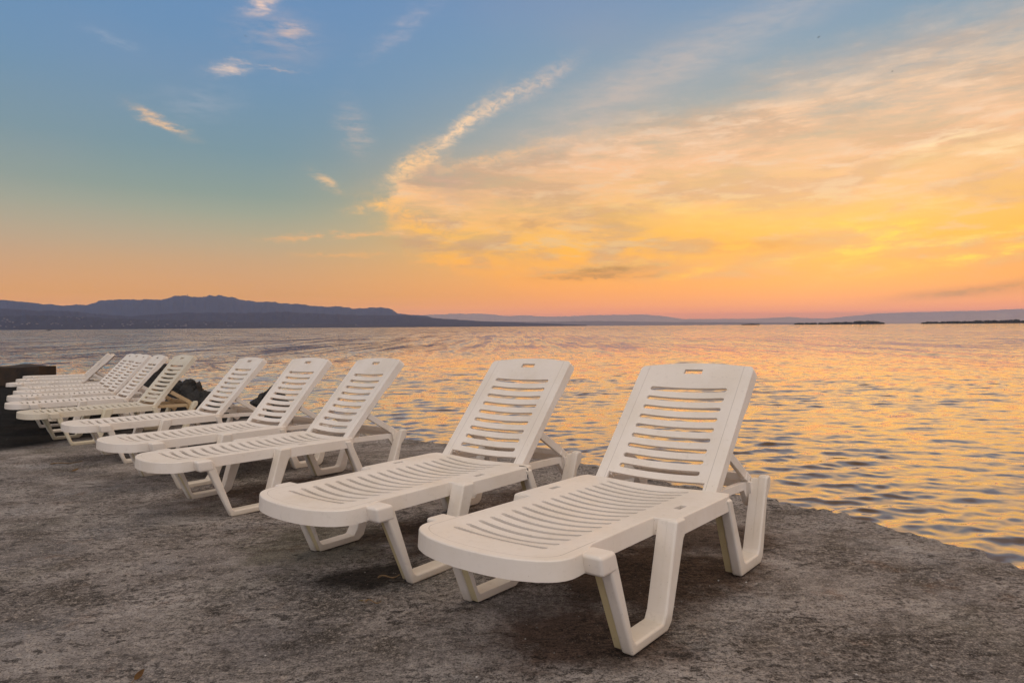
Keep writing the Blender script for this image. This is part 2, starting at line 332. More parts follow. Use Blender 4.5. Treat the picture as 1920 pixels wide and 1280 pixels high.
def mat_ground():
    m, t, b = material('rough_concrete')
    p = geo_pos(t); px, py, pz = t.sep(p)
    p2 = t.xyz(px, py, 0)
    ps = t.rotscale(p2, R(-24), (.72, 1.3, 1))               # brushed along the quay
    big = t.noise(p2, .9, 5, .6); big2 = t.noise(t.V('ADD', p2, (9, 3, 0)), 2.1, 6, .62); big3 = t.noise(t.V('ADD', p2, (-4, 7, 0)), 1.5, 5, .6)
    med = t.noise(ps, 9, 6, .65); fine = t.noise(p2, 48, 6, .72); grit = t.noise(p2, 150, 3, .72); str_ = t.noise(ps, 26, 5, .68)
    multi = t.noise(t.rotscale(p2, R(-24), (.85, 1.2, 1)), 2.6, 13, .76, .2)
    c = t.ramp(multi, [(.30, (.055, .047, .040)), (.39, (.150, .125, .104)), (.47, (.285, .252, .230)), (.55, (.43, .385, .355)), (.66, (.66, .605, .565))])
    c = t.mix(t.M('MULTIPLY', t.step(big2, .50, .66), .6), c, t.mix(.55, c, (.27, .285, .31, 1), 'MIX'))         # bluish worn patches
    c = t.mix(t.M('MULTIPLY', t.step(big3, .52, .70), .55), c, t.mix(.5, c, (.20, .19, .11, 1)))       # faint algae
    c = t.mix(t.M('MULTIPLY', t.step(t.noise(t.V('ADD', p2, (2, -5, 0)), 3.2, 8, .7), .57, .70), .6), c, (.24, .12, .06, 1))    # rust
    c = t.mix(t.M('MULTIPLY', t.step(big, .50, .36), .45), c, (.10, .09, .08, 1))
    worn = t.mapr(t.noise(t.V('ADD', p2, (11, -8, 0)), 1.3, 6, .65), .40, .60, .12, 1.0)
    pale = t.step(t.noise(t.V('ADD', p2, (-13, 4, 0)), .8, 7, .68), .53, .66)
    c = t.mix(t.M('MULTIPLY', pale, .5), c, (.52, .475, .43, 1))
    c = t.mix(t.M('MULTIPLY', t.step(str_, .55, .62), t.M('MULTIPLY', worn, .75)), c, (.07, .056, .046, 1))
    c = t.mix(t.M('MULTIPLY', t.step(fine, .53, .57), worn), c, (.060, .050, .043, 1))
    c = t.mix(t.M('MULTIPLY', t.step(fine, .46, .40), .6), c, (.66, .57, .49, 1))
    pitn = t.M('MULTIPLY', t.step(t.noise(t.rotscale(p2, R(-24), (.8, 1.25, 1)), 19, 6, .72), .555, .60), t.mapr(t.noise(t.V('ADD', p2, (5, 21, 0)), 1.9, 6, .68), .40, .54, .15, 1))
    c = t.mix(t.M('MULTIPLY', pitn, .85), c, (.055, .047, .042, 1))
    c = t.mix(t.M('MULTIPLY', t.step(grit, .55, .60), .75), c, (.045, .038, .032, 1))
    c = t.mix(t.M('MULTIPLY', t.step(grit, .44, .38), .6), c, (.60, .53, .46, 1))
    # shaped stains, plus contact shade under the loungers painted into the colour
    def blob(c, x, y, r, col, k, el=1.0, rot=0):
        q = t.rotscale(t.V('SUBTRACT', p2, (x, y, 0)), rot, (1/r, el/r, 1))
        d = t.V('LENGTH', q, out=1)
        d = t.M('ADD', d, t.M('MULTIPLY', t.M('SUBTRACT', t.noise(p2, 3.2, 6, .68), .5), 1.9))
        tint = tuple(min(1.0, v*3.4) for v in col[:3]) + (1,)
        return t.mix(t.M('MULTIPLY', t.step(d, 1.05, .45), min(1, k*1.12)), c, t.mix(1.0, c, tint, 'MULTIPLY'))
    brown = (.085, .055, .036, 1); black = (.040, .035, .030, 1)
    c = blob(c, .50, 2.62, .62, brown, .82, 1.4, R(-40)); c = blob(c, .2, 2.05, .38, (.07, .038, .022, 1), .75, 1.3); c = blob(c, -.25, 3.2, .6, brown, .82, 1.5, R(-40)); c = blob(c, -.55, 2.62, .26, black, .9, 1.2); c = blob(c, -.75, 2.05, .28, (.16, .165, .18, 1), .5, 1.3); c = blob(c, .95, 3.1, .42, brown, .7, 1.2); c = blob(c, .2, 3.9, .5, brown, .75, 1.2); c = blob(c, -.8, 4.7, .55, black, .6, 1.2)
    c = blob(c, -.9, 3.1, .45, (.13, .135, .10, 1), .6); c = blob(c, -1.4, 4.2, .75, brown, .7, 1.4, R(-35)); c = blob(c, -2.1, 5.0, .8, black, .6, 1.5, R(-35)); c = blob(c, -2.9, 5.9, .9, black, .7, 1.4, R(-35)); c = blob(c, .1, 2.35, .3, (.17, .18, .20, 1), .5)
    # near-black area at the far left end of the quay
    wd = t.M('ADD', t.M('MULTIPLY', t.M('ADD', px, 4.75), -.86), t.M('MULTIPLY', t.M('SUBTRACT', py, 6.25), .42))
    wd = t.M('ADD', wd, t.M('MULTIPLY', t.M('SUBTRACT', t.noise(p2, 1.6, 6, .65), .5), .9))
    dark_end = t.step(wd, -.15, .3)
    wcol = t.mix(t.step(str_, .45, .6), (.003, .003, .0028, 1), (.011, .010, .009, 1))
    c = t.mix(t.M('MULTIPLY', dark_end, .95), c, wcol)
    # hairline cracks
    cr = t.voro(t.V('ADD', ps, t.V('SCALE', t.noise(p2, 2.2, 4, .6, 0, 1), .5)), .62, 'DISTANCE_TO_EDGE')
    crack = t.step(cr, .012, .003)
    c = t.mix(t.M('MULTIPLY', crack, .22), c, (.03, .026, .022, 1))
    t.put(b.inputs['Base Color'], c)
    t.put(b.inputs['Roughness'], t.mapr(dark_end, 0, 1, .88, .7))
    t.put(b.inputs['Specular IOR Level'], t.mapr(dark_end, 0, 1, .3, .03))
    pv_ = t.V('ADD', ps, t.V('SCALE', t.noise(p2, 30, 3, .6, 0, 1), .05))
    pit = t.M('MULTIPLY', t.step(t.M('ADD', t.voro(pv_, 24), t.M('MULTIPLY', t.M('SUBTRACT', t.noise(p2, 6, 5, .7), .5), 1.1)), .20, .06), t.step(t.noise(ps, 2.4, 4, .6), .48, .66))
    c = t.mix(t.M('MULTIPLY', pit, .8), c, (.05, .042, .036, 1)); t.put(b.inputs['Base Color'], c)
    h = t.M('ADD', t.M('ADD', t.M('MULTIPLY', fine, -1.0), t.M('MULTIPLY', grit, -.45)), t.M('ADD', t.M('MULTIPLY', multi, 2.2), t.M('MULTIPLY', str_, -.9)))
    h = t.M('SUBTRACT', h, t.M('ADD', t.M('MULTIPLY', crack, .3), t.M('ADD', t.M('MULTIPLY', pit, .4), t.M('MULTIPLY', pitn, .55))))
    bump = t.node('ShaderNodeBump'); bump.inputs['Strength'].default_value = .9; bump.inputs['Distance'].default_value = .022
    t.put(bump.inputs['Height'], h); t.put(b.inputs['Normal'], bump.outputs[0])
    return m

def mat_water():
    m, t, b = material('sea_water')
    p = geo_pos(t); px, py, pz = t.sep(p)
    p2 = t.xyz(px, py, 0)
    v = t.V('SCALE', (0, 0, 1), 0.0)
    acc = None
    dist = t.V('LENGTH', p2, out=1)
    far1 = t.mapr(t.step(dist, 5, 26), 0, 1, .3, 1); far2 = t.step(dist, 18, 60)
    for sc, amp, rot, st, yst, det, fade in ((.055, .12, 4, 1.6, 1, 2, None), (.34, .07, 3, 1.8, 1, 2, far1), (1.2, .20, 6, 2.0, 1, 2, far1), (2.8, .32, 10, 2.0, 1, 2, far1), (5.5, .24, 8, 1.8, 1, 2, far1), (9.0, .12, 2, 1.6, 1, 2, None),
                                    (.9, .46, 0, 1, .06, 3, far2), (2.0, .20, 5, 1, .035, 2, far2)):
        q = t.rotscale(p2, R(rot), (1/st, yst, 1), (sc*3, sc*7, 0))
        n = t.noise(q, sc, det, .55, 0, 1)
        n = t.V('SCALE', t.V('SUBTRACT', n, (.5, .5, .5)), t.M('MULTIPLY', fade, amp*2) if fade is not None else amp*2)
        acc = n if acc is None else t.V('ADD', acc, n)
    ax, ay, _ = t.sep(acc)
    gust = t.mapr(t.noise(t.rotscale(p2, R(4), (.02, .09, 1)), 1, 4, .6), .3, .7, .65, 1.3)
    tilt = t.xyz(t.M('MULTIPLY', t.M('MULTIPLY', ax, .7), gust), t.M('MULTIPLY', ay, gust), 0)
    nrm = t.V('NORMALIZE', t.V('ADD', t.node('ShaderNodeNewGeometry').outputs['Normal'], tilt))
    t.put(b.inputs['Normal'], nrm)
    b.inputs['Base Color'].default_value = (.048, .032, .021, 1)
    b.inputs['Roughness'].default_value = .06
    b.inputs['IOR'].default_value = 1.36
    b.inputs['Coat Weight'].default_value = 1.0; b.inputs['Coat IOR'].default_value = 1.48; b.inputs['Coat Roughness'].default_value = .05; t.put(b.inputs['Coat Normal'], nrm)
    return m

# ------------------------------------------------------------------ quay (ground)
M_GROUND = mat_ground()
EDGE = [(7.5, -9), (4.6, -2.5), (3.0, .4), (2.42, 1.8), (2.13, 2.68), (1.97, 3.22), (1.66, 3.71), (1.53, 3.87), (.58, 5.02), (-.06, 5.96), (-.71, 6.53), (-1.3, 7.0), (-2.3, 7.9), (-3.3, 8.9), (-4.4, 10.2), (-5.6, 11.6), (-7.4, 13.6), (-9.6, 16.2), (-13, 20), (-22, 29)]
def build_ground():
    E = np.array(EDGE, float); seg = np.hypot(*np.diff(E, axis=0).T); L = np.concatenate([[0], np.cumsum(seg)])
    us = np.concatenate([np.arange(0, 8.5, .15), np.arange(8.5, 26, .022), np.arange(26, L[-1], .08)])
    ex_ = np.interp(us, L, E[:, 0]); ey_ = np.interp(us, L, E[:, 1])
    # round the polyline a little
    k = 25; ker = np.ones(k)/k
    pad = lambda a: np.concatenate([np.full(k//2, a[0]), a, np.full(k//2, a[-1])])
    ex_ = np.convolve(pad(ex_), ker, 'valid'); ey_ = np.convolve(pad(ey_), ker, 'valid')
    dirv = np.array([-.75, -.66]); dirv /= np.hypot(*dirv)
    vs = np.concatenate([np.linspace(0, .5, 34), np.arange(.52, 7.5, .028), 7.5*1.12**np.arange(0, 30)])
    U, V = np.meshgrid(us, vs, indexing='ij')
    X = ex_[:, None] + dirv[0]*V; Y = ey_[:, None] + dirv[1]*V
    jag = fbm(U*1.6, U*0+3.3, 5, 5, .6)*.06 + fbm(U*9, U*0+1.3, 9, 3, .6)*.03 + fbm(U*24, V*14, 12, 2, .6)*.035
    fall = np.exp(-V/.35)
    X = X + dirv[0]*jag*fall; Y = Y + dirv[1]*jag*fall
    Z = GX*X + GY*Y
    Z = Z + fbm(X*1.1, Y*1.1, 3, 3)*.010*np.clip(V/.4, 0, 1) + fbm(X*9, Y*9, 4, 3)*.004 + fbm(X*28, Y*28, 6, 2)*.0022
    Z = Z + .033*np.clip((Y-7)/4, 0, 1)
    # broken, crumbling rim
    rim = np.exp(-V/.16)
    Z = Z + rim*(fbm(X*6, Y*6, 21, 4, .7)*.03 + np.maximum(0, fbm(X*11, Y*11, 23, 3, .6))*.035 + np.maximum(0, fbm(X*24, Y*24, 29, 2, .6))*.025 - .012) - .05*np.exp(-V/.022)
    # a lower step of older concrete along the sea side behind the third lounger
    led = 1/(1+np.exp(-(1.08 + fbm(X*1.2, Y*1.2, 31, 3)*.16 - V)/.012))
    ledu = np.clip((Y-5.6)/.5, 0, 1)*np.clip((16-Y)/2, 0, 1)
    Z = Z - .045*led*ledu
    # sea face of the quay
    nd = 16; face = []
    for j in range(1, nd+1):
        f = j/nd
        out = .05*f + .03*np.sin(f*9) 
        zz = Z[:, 0] - f*1.5
        bulge = (fbm(us*3, us*0+f*4, 41, 4, .6)*.06)
        face.append(np.stack([X[:, 0]-dirv[0]*(out+bulge), Y[:, 0]-dirv[1]*(out+bulge), zz], -1))
    face = np.stack(face[::-1], 1)
    P = np.concatenate([face, np.stack([X, Y, Z], -1)], 1)
    o = grid_mesh('ground', P, M_GROUND)
    # grid orientation: make sure normals point up
    if o.data.polygons[len(o.data.polygons)//2].normal.z < 0: o.data.flip_normals()
    return tag(o, kind='structure')
ground = build_ground()

# ------------------------------------------------------------------ water
def build_water():
    mat = mat_water()
    az = np.radians(np.concatenate([np.arange(-100, -52, .4), np.arange(-52, 52, .12), np.arange(52, 130.1, .4)]))
    r = np.concatenate([2.2*np.exp(np.arange(0, math.log(70/2.2), .0036)), 70*1.10**np.arange(1, 68)])
    r = r[r < 42000]
    RR, AA = np.meshgrid(r, az, indexing='ij')
    X = RR*np.sin(AA); Y = RR*np.cos(AA); Z = np.zeros_like(X)
    g = np.random.default_rng(5)
    spacing = np.gradient(r)[:, None]
    DX = np.zeros_like(X); DY = np.zeros_like(X)
    rough = .68 + .62*np.clip(fbm(X*.35, Y*.5, 77, 3)*.9+.5, 0, 1)
    for k in range(84):
        lam = float(np.exp(g.uniform(math.log(.13), math.log(.60))))
        th = R(90 + 10 + g.normal(0, 26)); kk = 2*math.pi/lam
        amp = .0041*lam*g.uniform(.5, 1.35)*(1 if lam < .5 else (.5/lam)**.9)
        a_ = amp*np.clip((lam/2.6 - spacing)/(lam/2.6), 0, 1)*rough
        ph = kk*(X*math.cos(th)+Y*math.sin(th)) + g.uniform(0, 6.28) + 1.5*fbm(X/lam*.22, Y/lam*.22, k, 1)
        Z += a_*np.sin(ph); c = a_*np.cos(ph)*1.0
        DX += c*math.cos(th); DY += c*math.sin(th)
    X = X + DX; Y = Y + DY
    P = np.stack([X, Y, Z+WATER_Z], -1)
    o = grid_mesh('water', P, mat)
    if o.data.polygons[0].normal.z < 0: o.data.flip_normals()
    return tag(o, kind='structure')
water = build_water()

# ------------------------------------------------------------------ far shore
def ridge(name, pts, D, depth_f, depth_b, mat, seed, rough=.10, floor=WATER_Z):
    pts = sorted(pts); a = np.array([azel(*p)[0] for p in pts]); 
    tz = []
    for p in pts:
        d = ray(*p); k = D/math.hypot(d.x, d.y); tz.append(CH + d.z*k)
    az = np.linspace(a[0], a[-1], int((a[-1]-a[0])/.06)+2)
    top = np.interp(az, a, tz)
    top = top + fbm(az*2.2, az*0+seed, seed, 5, .55)*np.maximum(top-floor, 0)*rough
    fs = np.concatenate([np.linspace(-1, 0, 9), np.linspace(.25, 1, 4)])
    rows = []
    for f in fs:
        rr = D + (f*depth_f if f < 0 else f*depth_b)
        rr = rr + (fbm(az*1.3, az*0+5*f, seed+3, 3)*depth_f*.10)*(1-abs(f))*(f != 0)
        h = (1-abs(f))**.85 if f < 0 else (1-f)**.8
        hh = floor - 2 + (top-floor+2)*h*(1 + (f < 0)*(f > -1)*fbm(az*2.5, az*0+f*7, seed+9, 4)*.22)
        hh = np.minimum(hh, (CH + (top-CH)*rr/D*.995) if f < 0 else 1e9) if f < 0 else hh
        rows.append(np.stack([rr*np.sin(np.radians(az)), rr*np.cos(np.radians(az)), hh], -1))
    o = grid_mesh(name, np.stack(rows, 0), mat)
    if o.data.polygons[0].normal.z < 0: o.data.flip_normals()
    return tag(o, kind='structure')
M_HILL = mat_simple('wooded_hills', (.028, .038, .050), (.040, .050, .064), .004, .95, .3, 12)
M_HILL2 = mat_simple('coastal_slopes', (.010, .011, .018), (.018, .020, .028), .006, .95, .3, 8)
FAR = [(-3200, 612), (-2300, 580), (-1700, 545), (-1150, 530), (-700, 548), (-420, 551), (-160, 556), (-60, 557), (0, 561), (60, 567.5), (110, 571.5), (160, 571), (185, 565), (230, 560.5), (262, 563), (275, 560), (303, 561), (330, 555), (352, 554), (380, 557), (405, 552.5), (430, 556), (460, 563), (500, 565.5), (560, 570), (600, 574.5), (640, 574), (662, 578), (700, 576.5), (727, 577), (735, 580), (746, 588), (800, 592), (840, 606), (880, 613)]
MID = [(-2600, 618), (-1900, 590), (-1200, 566), (-600, 575), (-160, 572), (0, 577), (60, 582), (130, 583), (180, 588), (245, 593), (270, 590), (350, 586), (460, 586.5), (540, 584), (600, 588), (680, 590.5), (760, 591), (830, 597), (900, 602), (1010, 605.5), (1100, 609)]
NEAR = [(-2400, 622), (-1500, 600), (-700, 588), (-160, 590), (0, 592), (80, 590), (160, 594), (260, 599), (330, 600), (430, 603), (520, 606), (640, 608), (760, 609.5), (900, 610), (960, 611)]
PALE = [(700, 597), (780, 591), (860, 587.5), (910, 588.5), (950, 592), (985, 591), (1030, 594), (1080, 592), (1130, 590.5), (1200, 589.5), (1240, 592), (1280, 598), (1330, 598), (1420, 597), (1480, 594), (1520, 596.5), (1580, 598), (1640, 600), (1700, 599), (1770, 598), (1800, 588), (1830, 584.5), (1870, 586), (1895, 590), (1915, 586), (1960, 582), (2050, 584), (2350, 592), (2700, 586), (3200, 604)]
FAINT = [(1500, 602), (1580, 594), (1640, 588), (1720, 585), (1850, 582), (1960, 577), (2100, 573), (2500, 578), (3300, 598)]
COAST = [(640, 611), (760, 606), (900, 602.5), (1010, 603), (1120, 601.5), (1250, 603.5), (1400, 604), (1560, 605), (1640, 606), (1760, 605.5)]
ridge('mountains', FAR, 13000, 2600, 2500, M_HILL, 2, .05)
ridge('hills', MID, 8800, 1800, 1500, M_HILL2, 5, .06)
ridge('hills', NEAR, 6300, 900, 1200, M_HILL2, 8, .10)
M_HAZE_TONE = mat_simple('haze_toned_slopes', (.60, .43, .29), (.68, .50, .35), .003, .95, .3, 12)  # warm haze on the farthest ranges painted into their base colour
ridge('mountains', PALE, 21000, 2400, 1800, M_HAZE_TONE, 11, .05)
ridge('mountains', FAINT, 24500, 2500, 1500, M_HAZE_TONE, 14, .04)
ridge('hills', COAST, 15000, 1500, 1500, mat_simple('haze_toned_coast', (.20, .15, .11), (.28, .21, .15), .004, .95, .3, 8), 17, .06)  # low coast: a darker haze tone painted into the base colour

# ------------------------------------------------------------------ mesh helpers for things
def bm_obj(name, bm, mats, parent=None, smooth_angle=38):
    me = bpy.data.meshes.new(name); bm.normal_update(); bm.to_mesh(me); bm.free()
    for m in (mats if isinstance(mats, (list, tuple)) else [mats]): me.materials.append(m)
    if smooth_angle:
        me.polygons.foreach_set('use_smooth', [True]*len(me.polygons)); me.set_sharp_from_angle(angle=R(smooth_angle))
    o = bpy.data.objects.new(name, me); COL.objects.link(o)
    if smooth_angle:
        wn = o.modifiers.new('weighted_normals', 'WEIGHTED_NORMAL'); wn.keep_sharp = True; wn.weight = 80
    if parent: o.parent = parent
    return o
def bevel_sharp(bm, width, segs=2, angle=30):
    bm.normal_update()
    ed = [e for e in bm.edges if len(e.link_faces) == 2 and e.calc_face_angle(0) > R(angle)]
    if ed: bmesh.ops.bevel(bm, geom=ed, offset=width, segments=segs, profile=.5, affect='EDGES', clamp_overlap=True)
def absorb(bm, other, mat=0):
    me = bpy.data.meshes.new('tmp'); 
    for f in other.faces: f.material_index = mat
    other.to_mesh(me); other.free(); bm.from_mesh(me); bpy.data.meshes.remove(me)
def prism(bm, pts, t0, t1, bev=.005, segs=2, mat=0):
    """polygon in (s, z) extruded between lateral positions t0..t1 (local y = -t)"""
    b = bmesh.new()
    v = [b.verts.new((s, -t0, z)) for s, z in pts]
    f = b.faces.new(v)
    r = bmesh.ops.extrude_face_region(b, geom=[f])
    for e in r['geom']:
        if isinstance(e, bmesh.types.BMVert): e.co.y = -t1
    bmesh.ops.recalc_face_normals(b, faces=b.faces[:])
    if bev: bevel_sharp(b, bev, segs)
    absorb(bm, b, mat)
def beam(bm, a, c, w, h, bev=.003, mat=0, taper=1.0, segs=2):
    """box beam from a to c, width w across (y) and height h; taper scales the far end"""
    a, c = Vector(a), Vector(c); d = (c-a).normalized()
    side = Vector((0, 1, 0)) if abs(d.y) < .9 else Vector((1, 0, 0))
    n = d.cross(side).normalized(); side = n.cross(d).normalized()
    b = bmesh.new(); V = []
    for p, k in ((a, 1), (c, taper)):
        for i, j in ((-1, -1), (1, -1), (1, 1), (-1, 1)): V.append(b.verts.new(p + side*(i*w/2*k) + n*(j*h/2*k)))
    for f in ((0, 1, 2, 3), (7, 6, 5, 4), (0, 4, 5, 1), (1, 5, 6, 2), (2, 6, 7, 3), (3, 7, 4, 0)): b.faces.new([V[i] for i in f])
    bmesh.ops.recalc_face_normals(b, faces=b.faces[:])
    if bev: bevel_sharp(b, bev, segs)
    absorb(bm, b, mat)

# ------------------------------------------------------------------ the lounger (s along its length, t across, z up ; local y = -t)
ZS, HINGE, THETA = .339, .040, .83
SLOT = .19
INNER = [-.19, -.187, -.181, -.165, -.12, -.082, -.045, 0, .045, .082, .12, .165, .181, .187, .19]
def slot_h(t, h):
    x = SLOT - abs(t)
    return 0.0 if x <= 1e-6 else h*math.sqrt(max(0, 1-((h-x)/h)**2)) if x < h else h
def panel(rows, holes, thick, dish, skirt, inset, uvoff, zfun, rim=.008):
    """rows: list of lists of (s, t); holes: set of (i, j) quads; a moulded plate with a turned-down rim"""
    b = bmesh.new(); nr, nc = len(rows), len(rows[0])
    top = [[b.verts.new((s, -t, zfun(s, t))) for s, t in r] for r in rows]
    faces = []
    for i in range(nr-1):
        for j in range(nc-1):
            if (i, j) in holes: continue
            faces.append(b.faces.new((top[i][j], top[i+1][j], top[i+1][j+1], top[i][j+1])))
    outer = set()
    for i in range(nr):
        outer.add(top[i][0]); outer.add(top[i][-1])
    for j in range(nc):
        if not ((0, j) in holes and (0, j-1) in holes): outer.add(top[0][j])
        outer.add(top[-1][j])
    for v in [v for v in b.verts if not v.link_faces]:
        outer.discard(v); b.verts.remove(v)
    # outward directions on the rim
    cen = Vector((sum(r[0][0] for r in rows)/nr, 0, 0)); offs = {}
    bnd = [e for e in b.edges if e.is_boundary]
    for e in bnd:
        if e.verts[0] in outer and e.verts[1] in outer:
            f = e.link_faces[0]; mid = (e.verts[0].co+e.verts[1].co)/2; d = mid - f.calc_center_median(); d.z = 0
            t = e.verts[1].co-e.verts[0].co; t.z = 0
            if t.length < 1e-6: continue
            n = Vector((t.y, -t.x, 0)).normalized(); n = n if n.dot(d) > 0 else -n
            for v in e.verts: offs.setdefault(v, []).append(n)
    off = {v: sum(l, Vector()).normalized() for v, l in offs.items()}
    bot = {}; sk_o = {}; sk_i = {}
    for v in list(b.verts):
        k = off.get(v)
        p = v.co - Vector((0, 0, thick))
        if k is not None: p = p - k*inset
        bot[v] = p
    nb = {v: b.verts.new(p) for v, p in bot.items()}
    for v, k in off.items():
        d = skirt(v.co.x, -v.co.y)
        sk_o[v] = b.verts.new(v.co - Vector((0, 0, d)) + k*.004); sk_i[v] = b.verts.new(v.co - Vector((0, 0, d)) - k*inset)
    for f in faces: b.faces.new([nb[v] for v in reversed(f.verts)])
    rimv = []
    for e in bnd:
        a, c = e.verts
        if a in off and c in off and a in outer and c in outer:
            b.faces.new((a, c, sk_o[c], sk_o[a])); b.faces.new((sk_o[a], sk_o[c], sk_i[c], sk_i[a])); b.faces.new((sk_i[a], sk_i[c], nb[c], nb[a])); rimv.append((a, c))
        else: b.faces.new((a, c, nb[c], nb[a]))
    uv = b.loops.layers.uv.new('st')
    bmesh.ops.remove_doubles(b, verts=b.verts[:], dist=2e-5)
    bmesh.ops.recalc_face_normals(b, faces=b.faces[:])
    b.normal_update()
    if rim:
        ed = [e for e in b.edges if len(e.link_faces) == 2 and e.calc_face_angle(0) > R(45) and all(abs(v.co.z - zfun(v.co.x, -v.co.y)) < 1e-4 for v in e.verts)
              and any(abs(f.normal.z) < .4 and f.calc_area() > 0 and min(v.co.z for v in f.verts) < -thick*1.6 + max(v.co.z for v in f.verts) for f in e.link_faces)]
        bmesh.ops.bevel(b, geom=ed, offset=rim, segments=3, profile=.5, affect='EDGES', clamp_overlap=True)
    b.normal_update()
    ed = [e for e in b.edges if len(e.link_faces) == 2 and e.calc_face_angle(0) > R(50) and e.calc_length() > .001]
    bmesh.ops.bevel(b, geom=ed, offset=.0022, segments=2, profile=.5, affect='EDGES', clamp_overlap=True)
    for f in b.faces:
        for l in f.loops: l[uv].uv = (l.vert.co.x + uvoff, -l.vert.co.y)
    return b

def seat_rows():
    def outs(s):
        if s > -.447: 
            hw = .345 if s < .0 else .345 - (s)*.3
            return (.266, .292, hw) if s < .0 else (.262, .290, hw)
        hw = .268 if s > -.845 else .268 + min(1, (-.845-s)/.05)*.028
        return (.215, .242, hw)
    def row(s, h=0, sg=0, hw=None):
        o = outs(s)
        if hw: o = (o[0], o[1], hw)
        ts = [-o[2], -o[1], -o[0]] + INNER + [o[0], o[1], o[2]]
        return [(s + sg*(slot_h(t, h) if abs(t) <= SLOT+1e-6 else 0), t) for t in ts]
    rows = []; holes = set(); nI0 = 3; nI1 = 3+len(INNER)-1
    # the rounded foot end
    K = 5; sup = lambda t: -.966 - .139*(max(0, 1-abs(t/.2965)**2.2))**(1/2.2)
    te = [.2965, .2955, .290, .279, .262, .236]
    tip = []
    for k in range(K, 0, -1):
        base = [p[1] for p in row(-.966)]; m = base[-1]
        tip.append([(sup(te[k]) + (k/K)*(sup(t/m*te[K]) - sup(te[K])), t/m*te[k]) for t in base])
    rows += tip
    rows.append(row(-.966, hw=.2965))
    for k in range(17):
        c = -.948 + .0584*k
        rows.append(row(c, .0105, -1)); 
        for j in range(nI0, nI1): holes.add((len(rows)-1, j))
        rows.append(row(c, .0105, 1))
        if k == 8: rows += [row(-.4555), row(-.4405)]
        if k == 1: rows.append(row(-.862))
        if k == 2: pass
    rows.append(row(.008)); rows.append(row(.026)); rows.append(row(.044))
    # the two drainage holes in the broad part
    for i in range(len(rows)-1):
        sm = (rows[i][0][0]+rows[i+1][0][0])/2
        if -.297 < sm < -.235: holes.add((i, 1)); holes.add((i, len(rows[0])-3))
    return rows, holes
def make_seat(parent):
    rows, holes = seat_rows()
    def zf(s, t):
        k = max(0, 1-(t/.215)**2); e = min(1, max(0, (s+1.02)/.16)); e = e*e*(3-2*e); e2 = min(1, max(0, (.06-s)/.05))
        return -.021*k*e*e2
    b = panel(rows, holes, .013, .02, lambda s, t: .058, .009, 0.0, zf, .0085)
    bm = bmesh.new(); absorb(bm, b)
    # knobs at the foot end, with the blocks that carry the front legs
    for sg in (1, -1):
        prism(bm, [(-.926, -.003), (-.842, -.003), (-.830, -.064), (-.914, -.064)], sg*.27, sg*.3565, .012, 3)
        prism(bm, [(-.446, -.006), (-.39, -.006), (-.39, -.055), (-.446, -.055)], sg*.258, sg*.30, .003)
    # stiffening ribs underneath
    for sg in (1, -1): beam(bm, (-.93, -sg*.222, -.034), (.03, -sg*.222, -.034), .006, .042, 0)
    for s in (-.70, -.44, -.15): beam(bm, (s, -.25, -.040), (s, .25, -.040), .006, .020, 0)
    beam(bm, (.036, -.26, -.030), (.036, .26, -.030), .010, .036, .002)
    for v in bm.verts: v.co.z += ZS
    return bm_obj('seat', bm, M_WHITE, parent, 40)
def make_backrest(parent):
    def row(l, h=0, sg=0, hw=.281, o1=.225, o2=.256):
        ts = [-hw, -o2, -o1] + INNER + [o1, o2, hw]
        return [(l + sg*(slot_h(t, h) if abs(t) <= SLOT+1e-6 else 0), t) for t in ts]
    rows = []; holes = set(); n = 3+len(INNER)+3; nI0 = 3; nI1 = 3+len(INNER)-1
    rows.append(row(-.022)); rows.append(row(.028))
    for j in range(2, n-3): holes.add((0, j))
    for k in range(9):
        c = .0715 + .0555*k
        rows.append(row(c, .0112, -1))
        for j in range(nI0, nI1): holes.add((len(rows)-1, j))
        rows.append(row(c, .0112, 1))
    rows += [row(.57), row(.606), row(.632), row(.637, hw=.2795)]
    for j in range(nI0, nI1):
        if abs((INNER[j-3]+INNER[j-2])/2) < .045: holes.add((len(rows)-3, j))
    crown = lambda t: .672 - .018*(t/.245)**2
    K = 4; ends = [(.637, .2795), (.645, .2765), (.6505, .270), (.6535, .261), (crown(.247), .247)]
    for k in range(1, K+1):
        base = [p[1] for p in row(.637)]; m = base[-1]; le, te = ends[k]
        rows.append([(le + (k/K)*(crown(t/m*.247) - crown(.247)), t/m*te) for t in base])
    def zf(l, t):
        k = max(0, 1-(t/.215)**2); e = min(1, max(0, (.60-l)/.12)); e = e*e*(3-2*e)
        return -.017*k*e
    sk = lambda l, t: .036 if l < .415 else .047
    b = panel(rows, holes, .013, .02, sk, .009, 1.05, zf, .0075)
    bm = bmesh.new(); absorb(bm, b)
    for sg in (1, -1): beam(bm, (.02, -sg*.218, -.026), (.60, -sg*.218, -.026), .006, .028, 0)
    for sg in (1, -1): prism(bm, [(-.03, -.006), (.03, -.006), (.03, -.046), (-.03, -.046)], sg*.232, sg*.270, .004)   # hinge lugs
    o = bm_obj('backrest', bm, M_WHITE, parent, 40)
    o.location = (HINGE, 0, ZS + .004); o.rotation_euler = (0, -THETA, 0)
    return o
